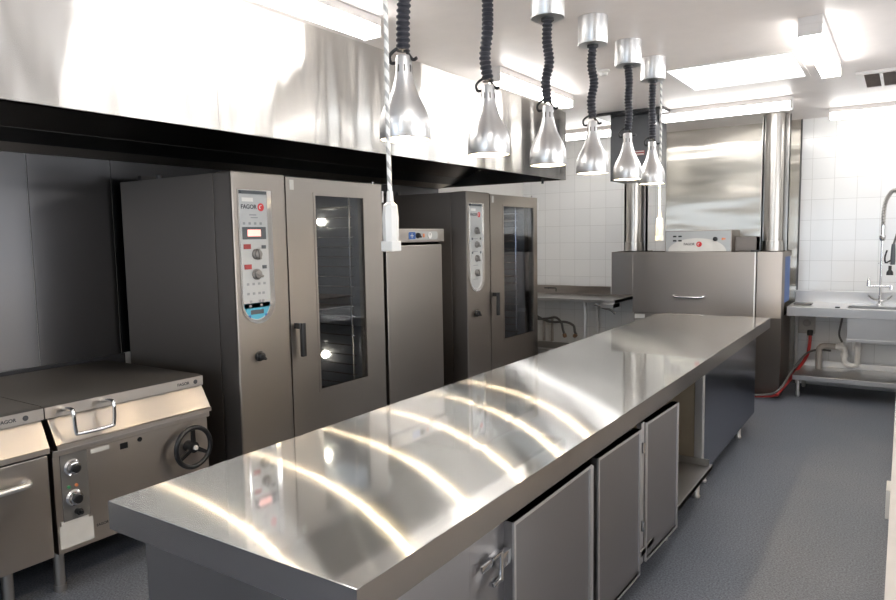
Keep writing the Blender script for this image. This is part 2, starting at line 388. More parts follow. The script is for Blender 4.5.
MB().prism([(-3.9, 2.26), (-3.0, 2.62), (-2.78, 2.62), (-2.78, 2.25), (-2.775, 2.25), (-2.775, 2.64), (-3.0, 2.64), (-3.9, 2.29)], fb, 0, L).build('filter_bank', 'hood_dark', t)
MB().prism([(-3.9, 2.258), (-4.05, 2.203), (-4.05, 2.21), (-3.9, 2.29)], fb, 0, L).build('rear_baffle', 'darkmetal', t)
MB().prism([(-4.05, 2.203), (-4.22, 2.172), (-4.238, 2.172), (-4.238, 2.3), (-4.05, 2.3)], fb, 0, L).build('rear_gutter', 'pan', t)
MB().cyl((-2.95, HY1 - .1, HZ - .03), (-2.95, HY1 - .1, HZ + .02), .012).build('drain_plug', 'black', t)

# ------------------------------------------------------------------ charcoal box hanging by the dishwasher
t = thing('hanging_box', 'charcoal metal box hanging from the ceiling behind the farthest heat lamps', 'duct box', (-2.2, 6.8, C))
MB().box(-2.56, -1.9, 6.47, 7.05, C - .03, C - .001).build('opening_plate', 'black', t)  # black plate standing in for a dark ceiling opening around the box
MB().box(-2.46, -2.02, 6.62, 7.0, 2.17, C - .03, .004).build('body', 'boxdark', t)
MB().rect(FY(6.62), -2.22, -2.12, 2.405, 2.45, 0, .002).build('warning_plate', 'redink', t)
MB().rect(FY(6.62), -2.215, -2.125, 2.409, 2.422, .002, .003).rect(FY(6.62), -2.215, -2.125, 2.436, 2.445, .002, .003).build('plate_lines', 'paper', t)

# ------------------------------------------------------------------ combi ovens
def knob(F, u, v, r, parent, m='black', d=.0, ang=0, hgt=.022, name='knob'):
    o, uu, vv, n = F; c = o + uu * u + vv * v + n * d
    kb = MB().lathe([(r, 0), (r, hgt * .35), (r * .82, hgt * .5), (r * .75, hgt), (r * .6, hgt * 1.1)], c, n, 20).build(name, m, parent)
    mb = MB(); ca, sa = math.cos(ang), math.sin(ang)
    pts = [(u + x_ * ca - y_ * sa, v + x_ * sa + y_ * ca) for x_, y_ in ((-r * .18, -r * .95), (r * .18, -r * .95), (r * .18, r * .95), (-r * .18, r * .95))]
    mb.prism(pts, F, d + hgt * .5, d + hgt * 1.35).build('grip', m, kb)
    return kb
def capsule(u0, u1, v0, v1, n=14):
    r = (u1 - u0) / 2; c = (u0 + u1) / 2
    return [(u1, v1), (u0, v1)] + [(c - r * math.cos(PI * i / n), v0 + r - r * math.sin(PI * i / n)) for i in range(n + 1)]
def hollow(mb, F, outer, inner, d0, d1):
    """ring between two outlines with the same number of points"""
    o, u, v, n = F; t = bmesh.new(); P = lambda p, d: t.verts.new(o + u * p[0] + v * p[1] + n * d)
    a0 = [P(p, d0) for p in outer]; a1 = [P(p, d1) for p in outer]; b0 = [P(p, d0) for p in inner]; b1 = [P(p, d1) for p in inner]; k = len(outer)
    for i in range(k):
        j = (i + 1) % k
        t.faces.new((a1[i], a1[j], b1[j], b1[i])); t.faces.new((a0[i], a0[j], a1[j], a1[i])); t.faces.new((b0[i], b1[i], b1[j], b0[j])); t.faces.new((a0[i], b0[i], b0[j], a0[j]))
    mb.add(t); return mb
def oven(y0, w, label, digital):
    XF, H = -3.1, 2.035; y1 = y0 + w; yd = y0 + .400
    t = thing('combi_oven', label, 'oven', (-3.65, (y0 + y1) / 2, 0))
    XB = -4.17
    # carcass around an open cavity
    c0, c1, cz0, cz1 = yd + .13, y1 - .13, .55, 1.98
    mb = MB().box(XB, XF - .13, y0 + .006, yd, .14, H - .004).box(XB, XF - .075, c1, y1 - .006, .14, H - .004).box(XB, XF - .075, yd, c1, .14, cz0).box(XB, XF - .075, yd, c1, cz1, H - .004).box(XB, XB + .12, yd, c1, cz0, cz1).box(XB + .12, XF - .13, yd, c0, cz0, cz1)
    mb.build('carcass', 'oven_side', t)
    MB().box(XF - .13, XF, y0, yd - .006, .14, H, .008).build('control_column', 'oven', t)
    MB().box(XF - .128, XF - .008, y0 - .0015, y0, .15, H - .008).build('column_side', 'oven_side', t)  # thin cover added to lighten the column side, which reflects dark
    # cavity liner, racks and lamps
    cv = MB().box(XB + .12, XB + .125, c0, c1, cz0, cz1).box(XB + .125, XF - .08, c0 + .001, c0 + .006, cz0, cz1).box(XB + .125, XF - .08, c1 - .006, c1 - .001, cz0, cz1)
    cv.build('cavity_liner', 'cavity', t)
    for s_ in (c0 + .05, c1 - .05):
        r = MB()
        for xx in (-3.95, -3.6, -3.25): r.cyl((xx, s_, cz0 + .01), (xx, s_, cz1 - .03), .006, 8)
        for i in range(19): r.cyl((-3.97, s_, cz0 + .06 + i * .07), (-3.22, s_, cz0 + .06 + i * .07), .0045, 6)
        r.build('rack', 'chrome', t)
    for z_ in (cz0 + .06 + .07 * 9, cz0 + .06 + .07 * 8):
        MB().box(-3.95, -3.24, c0 + .055, c1 - .055, z_ + .005, z_ + .012).build('tray', 'oven_side', t)
    MB().lathe([(.17, 0), (.17, .01), (.15, .015)], (XB + .126, (c0 + c1) / 2, 1.45), X, 28).build('fan_cover', 'darkmetal', t)
    MB().lathe([(.17, 0), (.17, .01), (.15, .015)], (XB + .126, (c0 + c1) / 2, .95), X, 28).build('fan_cover', 'darkmetal', t)
    if digital:
        for z_ in (1.775, .795):
            MB().lathe([(.026, 0), (.028, .012), (.018, .028), (.004, .032)], (-3.56, c1 - .007, z_), -Y, 16).build('oven_lamp', 'ovenlight', t)
    # door
    g0, g1, gz0, gz1 = yd + .232, y1 - .19 if digital else y1 - .075, .675, 1.935
    D0, D1 = XF - .06, XF
    d = MB()
    F = FX(0)
    for a in ((yd, g0, .17, H - .01), (g1, y1, .17, H - .01), (g0, g1, .17, gz0), (g0, g1, gz1, H - .01)): d.rect(F, *a, D0, D1)
    dr = d.build('door', 'oven', t)
    gk = hollow(MB(), FX(D1), [(g0 - .006, gz0 - .006), (g1 + .006, gz0 - .006), (g1 + .006, gz1 + .006), (g0 - .006, gz1 + .006)], [(g0 + .012, gz0 + .012), (g1 - .012, gz0 + .012), (g1 - .012, gz1 - .012), (g0 + .012, gz1 - .012)], -.01, .003)
    gk.build('window_gasket', 'oven', dr)
    MB().box(D1 - .014, D1 - .008, g0, g1, gz0, gz1).build('window', 'glass', dr)
    MB().box(D0 + .002, D0 + .005, yd + .01, y1 - .01, .18, .2).build('seal', 'rubber', dr)
    MB().rect(FX(D1), yd + .03, yd + .065, 1.95, 2.01, 0, .0015).build('sticker', 'paper', dr)
    # handle
    hb = MB().box(D1, D1 + .045, yd + .025, yd + .06, 1.105, 1.14, .005).box(D1 + .03, D1 + .055, yd + .04, yd + .075, .93, 1.14, .008)
    hb.build('handle', 'black', dr)
    for zz in (.35, 1.9):
        MB().box(D1 - .03, D1 + .01, y1, y1 + .012, zz, zz + .08, .003).build('hinge', 'bench_frame', dr)
    MB().lathe([(.008, 0), (.008, .02), (.004, .024)], (XF - .03, y1 - .06, H - .01), Z, 10).build('hinge_pin', 'chrome', dr)
    # control panel
    p0, p1, pz0, pz1 = y0 + .045, y0 + .245, 1.19, 1.925
    FF = FX(XF)
    fr_ = hollow(MB(), FF, capsule(p0 - .01, p1 + .034, pz0 - .022, pz1 + .01), capsule(p0, p1, pz0, pz1), 0, .006); fr_.build('panel_surround', 'chrome', t)
    cp = MB().prism(capsule(p0, p1, pz0, pz1), FF, 0, .0025).build('control_panel', 'panel', t)
    MB().rect(FF, p0 + .005, p1 - .01, pz1 - .014, pz1 + .004, .003, .016).build('panel_slot', 'paneldark', t)
    u = (p0 + p1) / 2; d_ = .0028
    MB().rect(FF, p0 + .02, u, 1.868, 1.89, d_, d_ + .0008).build('panel_sticker', 'white', cp)
    text('FAGOR', FF, u - .032, 1.838, .034, d_, 'ink', cp, 'logo_lettering', .0008)
    emblem(FF, u + .055, 1.838, .023, d_, cp)
    if digital:
        for q in ((u - .03, u + .02, 1.79, 1.797), (u - .02, u + .03, 1.775, 1.781)) + tuple((u + uu - .008, u + uu + .008, 1.738, 1.752) for uu in (-.07, -.03, .01, .05)):
            MB().rect(FF, *q, d_, d_ + .001).build('printed_mark', 'inkgrey', cp)
        bz = MB().rect(FF, u - .085, u + .085, 1.655, 1.725, d_, d_ + .003, .001).build('display', 'paneldark', cp)
        MB().rect(FF, u - .05, u + .045, 1.672, 1.71, d_ + .003, d_ + .004).build('display_digits', 'led', bz)
        for vv in (1.60, 1.485):
            MB().rect(FF, u - .08, u - .03, vv, vv + .028, d_, d_ + .003).build('button', 'redink', cp)
            MB().rect(FF, u + .05, u + .08, vv, vv + .02, d_, d_ + .003).build('button', 'paneldark', cp)
        knob(FF, u + .012, 1.57, .032, cp, 'knobgrey', d_, .2)
        knob(FF, u + .005, 1.455, .032, cp, 'knobgrey', d_, 1.1)
        for vv, us in ((1.40, (-.06, -.02, .02, .06)), (1.345, (-.06, -.02, .02, .05)), (1.30, (-.045, .02, .045)), (1.275, (-.05, .03))):
            for uu in us: MB().rect(FF, u + uu - .008, u + uu + .009, vv - .007, vv + .007, d_, d_ + .001).build('printed_mark', 'inkgrey', cp)
        cy = MB().prism(capsule(p0 + .006, p1 - .006, pz0 + .006, 1.262), FF, d_ - .0003, d_ + .0007).build('keypad', 'cyan', cp)
        MB().rect(FF, u - .05, u + .045, 1.225, 1.25, d_ + .0007, d_ + .002).build('keypad_display', 'paneldark', cy)
        for vv, us in ((1.212, (-.06, .065)),):
            for uu in us: MB().rect(FF, u + uu - .01, u + uu + .01, vv - .01, vv + .01, d_ + .0007, d_ + .002).build('key', 'blue', cy)
    else:
        for vv, a in ((1.70, .6), (1.58, .9), (1.46, .7), (1.335, .3)):
            knob(FF, u + .01, vv, .03, cp, 'knobgrey', d_, a)
            for uu in (-.06, .075):
                if vv in (1.58, 1.46): MB().disc(FF, u + uu, vv + .05, .011, d_, d_ + .003, 14).build('button', 'paneldark', cp)
        for vv in (1.63, 1.52, 1.40, 1.28): MB().rect(FF, u - .05, u + .03, vv - .003, vv + .003, d_, d_ + .001).build('printed_mark', 'inkgrey', cp)
    knob(FF, y0 + .146, .979, .03, t, 'black', 0, .8, .03)
    for xx in (XB + .08, XF - .1):
        for yy in (y0 + .08, y1 - .08):
            MB().cyl((xx, yy, 0), (xx, yy, .14), .025).build('leg', 'darkmetal', t)
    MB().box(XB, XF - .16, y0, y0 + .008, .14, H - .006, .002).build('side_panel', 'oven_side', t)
    MB().box(-4.05, -4.02, y0 + .05, y0 + .4, H, H + .03).cyl((-3.9, y0 + .1, H - .01), (-3.9, y0 + .1, H + .03), .02).build('top_pipe', 'darkmetal', t)
    return t
oven(2.507, 1.304, 'tall stainless combi oven with lit red display and cyan keypad, beside the cooking suite', True)
oven(4.94, 1.343, 'tall stainless combi oven with four grey dials, farther back by the tiled wall', False)

# ------------------------------------------------------------------ blast chiller
t = thing('blast_chiller', 'shorter stainless chiller cabinet between the two tall ovens', 'chiller', (-3.5, 4.2, 0))
MB().box(-3.95, -3.14, 3.85, 4.575, .12, 1.70).build('carcass', 'oven_side', t)
MB().box(-3.14, -3.09, 3.842, 4.583, 1.612, 1.716, .006).build('control_fascia', 'oven', t)
MB().box(-3.14, -3.1, 3.85, 4.56, .16, 1.592, .006).build('door', 'oven', t)
F = FX(-3.09)
def rrect(u0, u1, v0, v1, r=.02, n=5):
    out = []
    for cx, cy, a0 in ((u1 - r, v1 - r, 0), (u0 + r, v1 - r, 90), (u0 + r, v0 + r, 180), (u1 - r, v0 + r, 270)):
        for i in range(n + 1):
            a = math.radians(a0 + 90 * i / n); out.append((cx + r * math.cos(a), cy + r * math.sin(a)))
    return out
cp = MB().prism(rrect(4.10, 4.485, 1.632, 1.695), F, 0, .003).build('control_panel', 'panel', t)
MB().prism(rrect(4.105, 4.19, 1.636, 1.691, .01), F, .003, .004).build('blue_print', 'blue', cp)
MB().rect(F, 4.125, 4.165, 1.66, 1.666, .004, .005).rect(F, 4.142, 4.148, 1.645, 1.68, .004, .005).build('snowflake_print', 'paper', cp)
knob(F, 4.215, 1.664, .022, cp, 'black', .003, .9)
MB().rect(F, 4.285, 4.305, 1.65, 1.678, .003, .007).build('rocker_switch', 'orange', cp)
MB().disc(F, 4.375, 1.664, .026, .003, .008).build('thermometer_dial', 'white', cp)
MB().rect(F, 4.372, 4.378, 1.664, 1.684, .008, .009).build('dial_needle', 'ink', cp)
for yy in (3.92, 4.5):
    for xx in (-3.88, -3.2): MB().cyl((xx, yy, 0), (xx, yy, .12), .025).build('leg', 'darkmetal', t)

# ------------------------------------------------------------------ tilting bratt pan and neighbour unit
def suite_logo(y, parent, x=-3.2):
    text('FAGOR', FX(x), y, .886, .022, .0004, 'ink', parent, 'logo_lettering', .0006); emblem(FX(x), y + .075, .886, .012, .0004, parent, 'ink')
FBk = lambda y: (Vector((0, y, 0)), X, Z, Y)
t = thing('tilting_pan', 'stainless tilting bratt pan with black hand wheel and closed lid', 'bratt pan', (-3.7, 1.92, 0))
MB().prism([(-4.17, .862), (-3.2, .862), (-3.2, .913), (-3.23, .918), (-4.17, .915)], FBk(1.497), 0, .836).build('lid', 'lid', t)
lid_t = MB().box(-3.2005, -3.196, 1.497, 2.333, .862, .913).build('lid_edge', 'pan', t)
suite_logo(2.21, lid_t, -3.196)
MB().prism([(-4.1, .861), (-3.215, .861), (-3.145, .745), (-3.135, .742), (-3.135, .722), (-3.16, .715), (-4.1, .715)], FBk(1.512), 0, .822).build('pan', 'pan', t)
MB().box(-4.15, -3.19, 1.503, 2.342, .70, .714).box(-3.19, -3.165, 1.503, 2.342, .685, .714, .003).build('rim', 'pan', t)
MB().box(-4.15, -3.175, 1.505, 2.33, .225, .70).build('body', 'pan', t)
MB().tube([(-3.2, 1.575, .89), (-3.12, 1.575, .90), (-3.1, 1.575, .88), (-3.1, 1.58, .80), (-3.1, 1.60, .785), (-3.1, 1.74, .785), (-3.1, 1.76, .80), (-3.1, 1.765, .88), (-3.12, 1.765, .90), (-3.2, 1.765, .89)], .0095, 10, 4).build('lid_handle', 'chrome', t)
F = FX(-3.175)
cp = MB().rect(F, 1.535, 1.66, .37, .685, 0, .004, .001).build('control_panel', 'knobgrey', t)
def dial(v, u=1.585):
    b = MB().lathe([(.038, 0), (.038, .008), (.03, .014), (.028, .035), (.02, .038)], (-3.171, u, v), X, 24).build('dial', 'chrome', cp)
    MB().lathe([(.022, 0), (.02, .014), (.015, .016)], (-3.171 + .034, u, v), X, 18).build('dial_cap', 'black', b)
dial(.62); dial(.475)
MB().disc(F, 1.565, .53, .007, .004, .012, 12).build('indicator_light', 'green', cp)
MB().disc(F, 1.60, .53, .007, .004, .012, 12).build('indicator_light', 'orange', cp)
MB().lathe([(.016, 0), (.016, .02), (.009, .022), (.009, .04)], (-3.171, 1.60, .405), X, 14).build('push_knob', 'black', cp)
MB().rect(F, 1.515, 1.67, .245, .355, 0, .002).rect(F, 1.525, 1.65, .355, .375, 0, .0015).build('rating_label', 'paper', t)
MB().rect(F, 1.68, 1.77, .655, .675, 0, .0015).build('sticker', 'paper', t)
MB().rect(F, 1.825, 1.865, .635, .665, 0, .0015).build('spark_slot', 'black', t)
MB().disc(F, 1.93, .66, .012, 0, .003, 14).build('port', 'black', t)
text('FAGOR', F, 1.715, .30, .018, .0004, 'ink', t, 'logo_lettering', .0005); emblem(F, 1.765, .30, .008, .0004, t, 'ink')
MB().disc(F, 1.79, .27, .028, 0, .0012, 20).build('round_sticker', 'yellow', t)
wc = Vector((-3.12, 2.20, .555)); wh = MB()
ring = [wc + Vector((0, .105 * math.cos(a), .105 * math.sin(a))) for a in [2 * PI * i / 40 for i in range(41)]]
w = wh.tube(ring, .013, 10, 0, False).build('hand_wheel', 'black', t)
sp = MB()
for a in (PI / 2, PI / 2 + 2.1, PI / 2 - 2.1):
    sp.prism([(-.012, 0), (.012, 0), (.009, .1), (-.009, .1)], (wc, Vector((0, math.sin(a), -math.cos(a))), Vector((0, math.cos(a), math.sin(a))), X), -.008, .006)
sp.build('wheel_spokes', 'black', w)
MB().lathe([(.03, -.05), (.03, .006), (.014, .008), (.014, .016)], wc, X, 20).build('wheel_hub', 'black', w)
MB().lathe([(.014, .0), (.012, .012)], wc + X * .012, X, 16).build('hub_cap', 'paper', w)
for xx in (-3.3, -4.05):
    for yy in (1.56, 2.27): MB().lathe([(.028, 0), (.028, .03), (.024, .03), (.024, .225)], (xx, yy, 0), Z, 16).build('leg', 'shelf', t)

t = thing('griddle_range', 'stainless cooking range cut by the left edge, with a bar handled door', 'range', (-3.7, 1.05, 0))
MB().prism([(-4.17, .862), (-3.2, .862), (-3.2, .913), (-3.23, .918), (-4.17, .915)], FBk(.55), 0, .942).build('top_plate', 'lid', t)
e = MB().box(-3.2005, -3.196, .55, 1.492, .862, .913).build('top_edge', 'pan', t)
suite_logo(1.34, e, -3.196)
MB().prism([(-4.1, .861), (-3.215, .861), (-3.15, .74), (-3.15, .715), (-4.1, .715)], FBk(.555), 0, .93).build('fascia', 'pan', t)
MB().box(-4.1, -3.6, .7, 1.44, .917, .945, .006).build('raised_lid', 'oven_side', t)
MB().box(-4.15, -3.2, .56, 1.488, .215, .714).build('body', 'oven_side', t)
dr = MB().box(-3.2, -3.175, .565, 1.485, .225, .70, .003).build('door', 'pan', t)
MB().tube([(-3.175, .7, .60), (-3.13, .72, .605), (-3.125, .85, .605), (-3.125, 1.25, .605), (-3.13, 1.37, .605), (-3.175, 1.4, .60)], .014, 10, 4).build('handle', 'bench_frame', dr)
for xx in (-3.3, -4.05):
    for yy in (.62, 1.335): MB().lathe([(.028, 0), (.028, .03), (.024, .03), (.024, .215)], (xx, yy, 0), Z, 16).build('leg', 'shelf', t)

# ------------------------------------------------------------------ island bench
BX0, BX1, BY0, BY1 = -1.908, -.95, 1.05, 6.47
t = thing('steel_worktop', 'long brushed stainless worktop running through the middle of the kitchen', 'worktop', (-1.43, 3.7, .815))
MB().box(BX0 + .0015, BX1 - .0015, BY0 + .0015, BY1 - .0015, .89, .9, .0014).build('top_sheet', 'top', t)
mb = MB().box(BX0, BX0 + .02, BY0, BY1, .815, .8985).box(BX1 - .02, BX1, BY0, BY1, .815, .8985).box(BX0 + .02, BX1 - .02, BY0, BY0 + .02, .815, .8985).box(BX0 + .02, BX1 - .02, BY1 - .02, BY1, .815, .8985)
mb.build('edge_band', 'top_edge', t)
MB().box(BX0 + .02, BX1 - .02, BY0 + .02, BY1 - .02, .83, .889).build('core', 'darkmetal', t)

def leg(x, y, h, parent):
    MB().lathe([(.024, 0), (.026, .012), (.02, .02), (.02, h)], (x, y, 0), Z, 14).build('leg', 'bench_frame', parent)
def framed_door(y0, y1, z0, z1, parent, x=-.955, swing=0, label=None):
    """panel with a raised pale border; hinged on its near edge"""
    d = MB().rect(FX(x - .035), y0, y1, z0, z1, 0, .03).build('door', 'bench', parent, label=label)
    b = .012
    fr_ = hollow(MB(), FX(x - .006), [(y0, z0), (y1, z0), (y1, z1), (y0, z1)], [(y0 + b, z0 + b), (y1 - b, z0 + b), (y1 - b, z1 - b), (y0 + b, z1 - b)], 0, .008)
    fr_.build('door_border', 'bench_frame', d)
    if swing:
        piv = Vector((x - .02, y0, 0)); R_ = Matrix.Rotation(swing, 4, 'Z')
        for o in [d] + list(d.children):
            off = org(parent); o.data.transform(Matrix.Translation(piv - off) @ R_ @ Matrix.Translation(off - piv))
    return d
t = thing('base_cabinet', 'steel undercounter cabinet with two framed doors at the near end of the worktop', 'cabinet', (-1.4, 2.0, 0))
MB().box(-1.81, -1.78, 1.10, 2.98, .14, .812).box(-1.78, -1.0, 1.10, 1.13, .14, .812).box(-1.78, -1.0, 2.95, 2.98, .14, .812).box(-1.78, -1.0, 1.13, 2.95, .14, .17).box(-1.78, -1.0, 2.40, 2.42, .17, .812).build('body', 'bench', t)
MB().box(-1.0, -.975, 1.10, 1.545, .14, .812, .002).box(-1.0, -.99, 1.56, 1.77, .14, .812).build('end_panel', 'bench', t)
MB().box(-.999, -.985, 1.545, 1.56, .14, .812).build('gap_strip', 'black', t)
d1 = framed_door(1.765, 2.385, .11, .785, t)
MB().box(-.99, -.955, 2.388, 2.41, .11, .775, .003).build('door_edge_trim', 'bench_frame', d1)
d2 = framed_door(2.455, 2.93, .115, .788, t, swing=-.03)
for zz in (.66, .2):
    h = MB().box(-.975, -.966, 1.60, 1.66, zz + .03, zz + .05, .002).cyl((-.958, 1.69, zz - .02), (-.958, 1.69, zz + .06), .009).box(-.972, -.952, 1.64, 1.695, zz + .055, zz + .066, .002).box(-.972, -.952, 1.64, 1.695, zz - .025, zz - .014, .002).box(-.985, -.962, 1.70, 1.765, zz, zz + .045, .002)
    h.build('hinge', 'chrome', d1)
for x_ in (-1.72, -1.06):
    for y_ in (1.2, 2.9): leg(x_, y_, .14, t)
t = thing('open_shelf_unit', 'open steel bay with a lower shelf and one framed door in mid worktop', 'shelf unit', (-1.4, 3.6, 0))
MB().box(-1.79, -.955, 2.99, 4.40, .165, .195, .003).build('shelf', 'shelf', t)
MB().box(-1.79, -1.06, 4.36, 4.38, .197, .812).build('divider', 'cabinet_in', t)
MB().box(-1.79, -1.77, 2.99, 4.36, .197, .812).build('back_panel', 'cabinet_in', t)
MB().box(-1.06, -1.01, 4.35, 4.40, .197, .812, .003).build('post', 'bench_frame', t)
MB().box(-1.76, -.965, 4.335, 4.345, .197, .24).build('shelf_upstand', 'shelf', t)
d3 = framed_door(3.055, 3.52, .12, .785, t, swing=-.04)
MB().box(-.99, -.965, 3.015, 3.05, .12, .79, .002).build('hinge_rail', 'bench_frame', d3)
for zz in (.28, .65): MB().cyl((-.962, 3.025, zz), (-.962, 3.025, zz + .05), .01).build('hinge', 'chrome', d3)
for x_ in (-1.72, -1.03):
    for y_ in (3.6, 4.3): leg(x_, y_, .165, t)
t = thing('base_cabinet', 'closed dark steel cabinet under the far end of the worktop', 'cabinet', (-1.4, 5.1, 0))
MB().box(-1.81, -1.03, 4.41, 6.17, .13, .813, .003).build('body', 'bench', t)
MB().box(-1.03, -1.012, 4.41, 6.17, .12, .812, .003).build('front_panel', 'mirror', t)
for x_ in (-1.72, -1.06):
    for y_ in (4.6, 5.75): leg(x_, y_, .13, t)

# ------------------------------------------------------------------ dishwasher
t = thing('conveyor_dishwasher', 'large stainless pass through dishwasher against the back wall', 'dishwasher', (-1.8, 7.7, 0))
DY, ZT = 7.3, 1.452
MB().box(-2.45, -1.205, DY + .04, 8.1, .15, ZT - .01).build('body', 'washer', t)
MB().box(-2.695, -2.452, DY, 8.0, .985, ZT, .004).build('entry_hood', 'washer', t)
MB().box(-2.70, -2.694, DY - .004, 8.0, .985, ZT + .001).build('entry_trim', 'bench_frame', t)
d = MB().box(-2.447, -1.212, DY - .02, DY + .035, .80, ZT, .004).build('door', 'washer', t)
MB().box(-1.226, -1.212, DY - .026, DY - .0205, .80, ZT - .002).build('door_edge', 'bench_frame', d)
hollow(MB(), FY(DY - .02), [(-2.18, .90), (-1.53, .90), (-1.53, 1.03), (-2.18, 1.03)], [(-2.165, .908), (-1.545, .908), (-1.545, 1.022), (-2.165, 1.022)], 0, .003).build('recess_frame', 'washer', d)
MB().tube([(-2.01, DY - .02, 1.0), (-2.0, DY - .05, .995), (-1.96, DY - .06, .985), (-1.74, DY - .06, .985), (-1.70, DY - .05, .995), (-1.69, DY - .02, 1.0)], .013, 10, 4).build('handle', 'chrome', d)
MB().box(-1.205, -.978, DY, 7.49, .02, ZT, .004).box(-1.205, -.99, 7.49, 8.05, .02, .8).box(-1.205, -.99, 7.49, 8.05, ZT - .06, ZT).build('exit_housing', 'washer', t)
MB().box(-1.206, -.977, DY - .002, DY, .02, .80).build('lower_panel', 'oven_side', t)
for i in range(5):
    y = 7.51 + i * .085
    MB().prism([(y, .93), (y + .07, .93), (y + .07, ZT - .06), (y, ZT - .06)], (Vector((-.995, 0, 0)), Y, Z, X), 0, .006).build('strip_curtain', 'blue', t)
MB().rect(FY(DY + .04), -2.44, -2.33, .73, .775, 0, .004).build('sticker', 'white', t)
cb = MB().box(-2.115, -1.45, DY + .02, 7.72, ZT, 1.672, .004).build('control_box', 'oven', t)
F = FY(DY + .02)
pl = MB().rect(F, -2.105, -1.46, ZT + .006, 1.664, 0, .003).build('control_fascia', 'panel', cb)
arc = [(-1.79 + .29 * math.cos(a), ZT + .006 + .135 * math.sin(a)) for a in [PI * i / 20 for i in range(21)]]
MB().prism(arc, F, .003, .004).build('pale_arc', 'paper', pl)
text('FAGOR', F, -1.865, 1.531, .034, .0042, 'ink', pl, 'logo_lettering', .001); emblem(F, -1.765, 1.53, .028, .0042, pl)
for u_ in (-2.03, -1.975):
    for v_ in (1.56, 1.605): MB().rect(F, u_, u_ + .035, v_, v_ + .016, .003, .009).build('button', 'black', pl)
MB().lathe([(.024, 0), (.022, .02), (.016, .024)], (-1.605, F[0].y - .003, 1.583), -Y, 16).build('knob', 'black', pl)
MB().disc(F, -1.535, 1.583, .012, .003, .006, 12).disc(F, -1.515, 1.583, .008, .003, .006, 12).build('indicator_light', 'orange', pl)
MB().box(-1.45, -1.25, 7.5, 7.9, ZT, 1.60, .004).build('side_box', 'oven_side', t)
MB().box(-1.27, -1.2, DY + .03, DY + .1, ZT, ZT + .015).build('latch', 'black', t)
for x_ in (-2.38, -1.1):
    for y_ in (7.4, 8.0): MB().cyl((x_, y_, 0), (x_, y_, .16), .022).build('leg', 'bench_frame', t)
def duct(x, y, lab, side):
    t = thing('exhaust_duct', lab, 'duct', (x, y, ZT))
    MB().lathe([(.098, 0), (.098, .10), (.088, .104), (.088, C - ZT - .004)], (x, y, ZT + .001), Z, 36).build('pipe', 'duct', t)
    mb = MB().box(x - .125, x + .125, y + .10, y + .106, ZT + .002, C - .002)
    mb.box(x - .125, x - .119, y + .02, y + .10, ZT + .002, C - .002).box(x + .119, x + .125, y + .02, y + .10, ZT + .002, C - .002)
    mb.build('backing_channel', 'shelf', t)
duct(-2.585, 7.72, 'round steel exhaust pipe rising at the left of the dishwasher', -1)
duct(-1.115, 7.62, 'round steel exhaust pipe rising at the right of the dishwasher', 1)

# ------------------------------------------------------------------ benches by the back wall
t = thing('dish_bench', 'narrow steel inlet bench with splashback left of the dishwasher', 'bench', (-3.4, 7.8, 0))
MB().box(-4.2, -2.72, 7.47, 8.12, .86, .9, .004).build('top', 'sink', t)
MB().box(-4.2, -2.72, 8.12, 8.17, .86, 1.0, .004).build('splashback', 'washer', t)
MB().box(-2.86, -2.71, 7.40, 7.62, .815, .86, .003).build('chute', 'sink', t)
MB().box(-4.15, -3.1, 7.6, 8.1, .24, .265, .003).build('lower_shelf', 'shelf', t)
for x_ in (-4.1, -3.15):
    for y_ in (7.65, 8.05): MB().cyl((x_, y_, 0), (x_, y_, .86), .019).build('leg', 'bench_frame', t)
for (a, b, c) in ((-3.82, 0, 0), (-3.76, 0, 0)):
    pass
t = thing('wall_tap', 'small dark tap fixed to the splashback of the left bench', 'tap', (-3.78, 8.11, .95))
MB().cyl((-3.82, 8.119, .97), (-3.82, 8.06, .97), .012).cyl((-3.88, 8.07, .97), (-3.74, 8.07, .97), .009).build('valve', 'darkmetal', t)
MB().tube([(-3.74, 8.07, .97), (-3.71, 8.05, .965), (-3.70, 8.03, .93)], .009, 8, 4).build('spout', 'darkmetal', t)
def hosepipe(pts, lab, end):
    t = thing('drain_hose', lab, 'hose', pts[0])
    MB().tube(pts, .016, 10, 6).build('tube', 'hosegrey', t)
    MB().lathe([(.024, 0), (.026, .03), (.018, .05)], pts[-1], end, 14).build('fitting', 'brass', t)
hosepipe([(-4.12, 8.0, .60), (-3.95, 7.98, .57), (-3.80, 7.98, .58), (-3.68, 7.98, .60), (-3.60, 7.97, .54), (-3.58, 7.97, .46), (-3.56, 7.97, .40)], 'dark hose with brass end under the left bench, nearer the ovens', Vector((.3, 0, -1)))
hosepipe([(-4.12, 8.06, .66), (-3.9, 8.05, .56), (-3.75, 8.05, .53), (-3.58, 8.05, .54), (-3.47, 8.05, .50), (-3.45, 8.05, .42), (-3.43, 8.05, .39)], 'dark hose with curled end under the left bench, nearer the dishwasher', Vector((-.6, 0, -.6)))
t = MB().tube([(-2.95, 7.46, .845), (-2.85, 7.46, .81), (-2.76, 7.44, .795), (-2.70, 7.45, .75)], .014, 8, 5).build('drain_hose', 'hosegrey'); tag(t, 'dark hose hanging under the bench chute by the dishwasher', 'hose')
t = thing('upright_pipe', 'pair of pale pipes standing on the shelf under the left bench', 'pipe', (-3.85, 8.12, .265))
for x_ in (-3.92, -3.80): MB().cyl((x_, 8.13, .266), (x_, 8.13, .56), .018).build('pipe', 'pvcgrey', t)

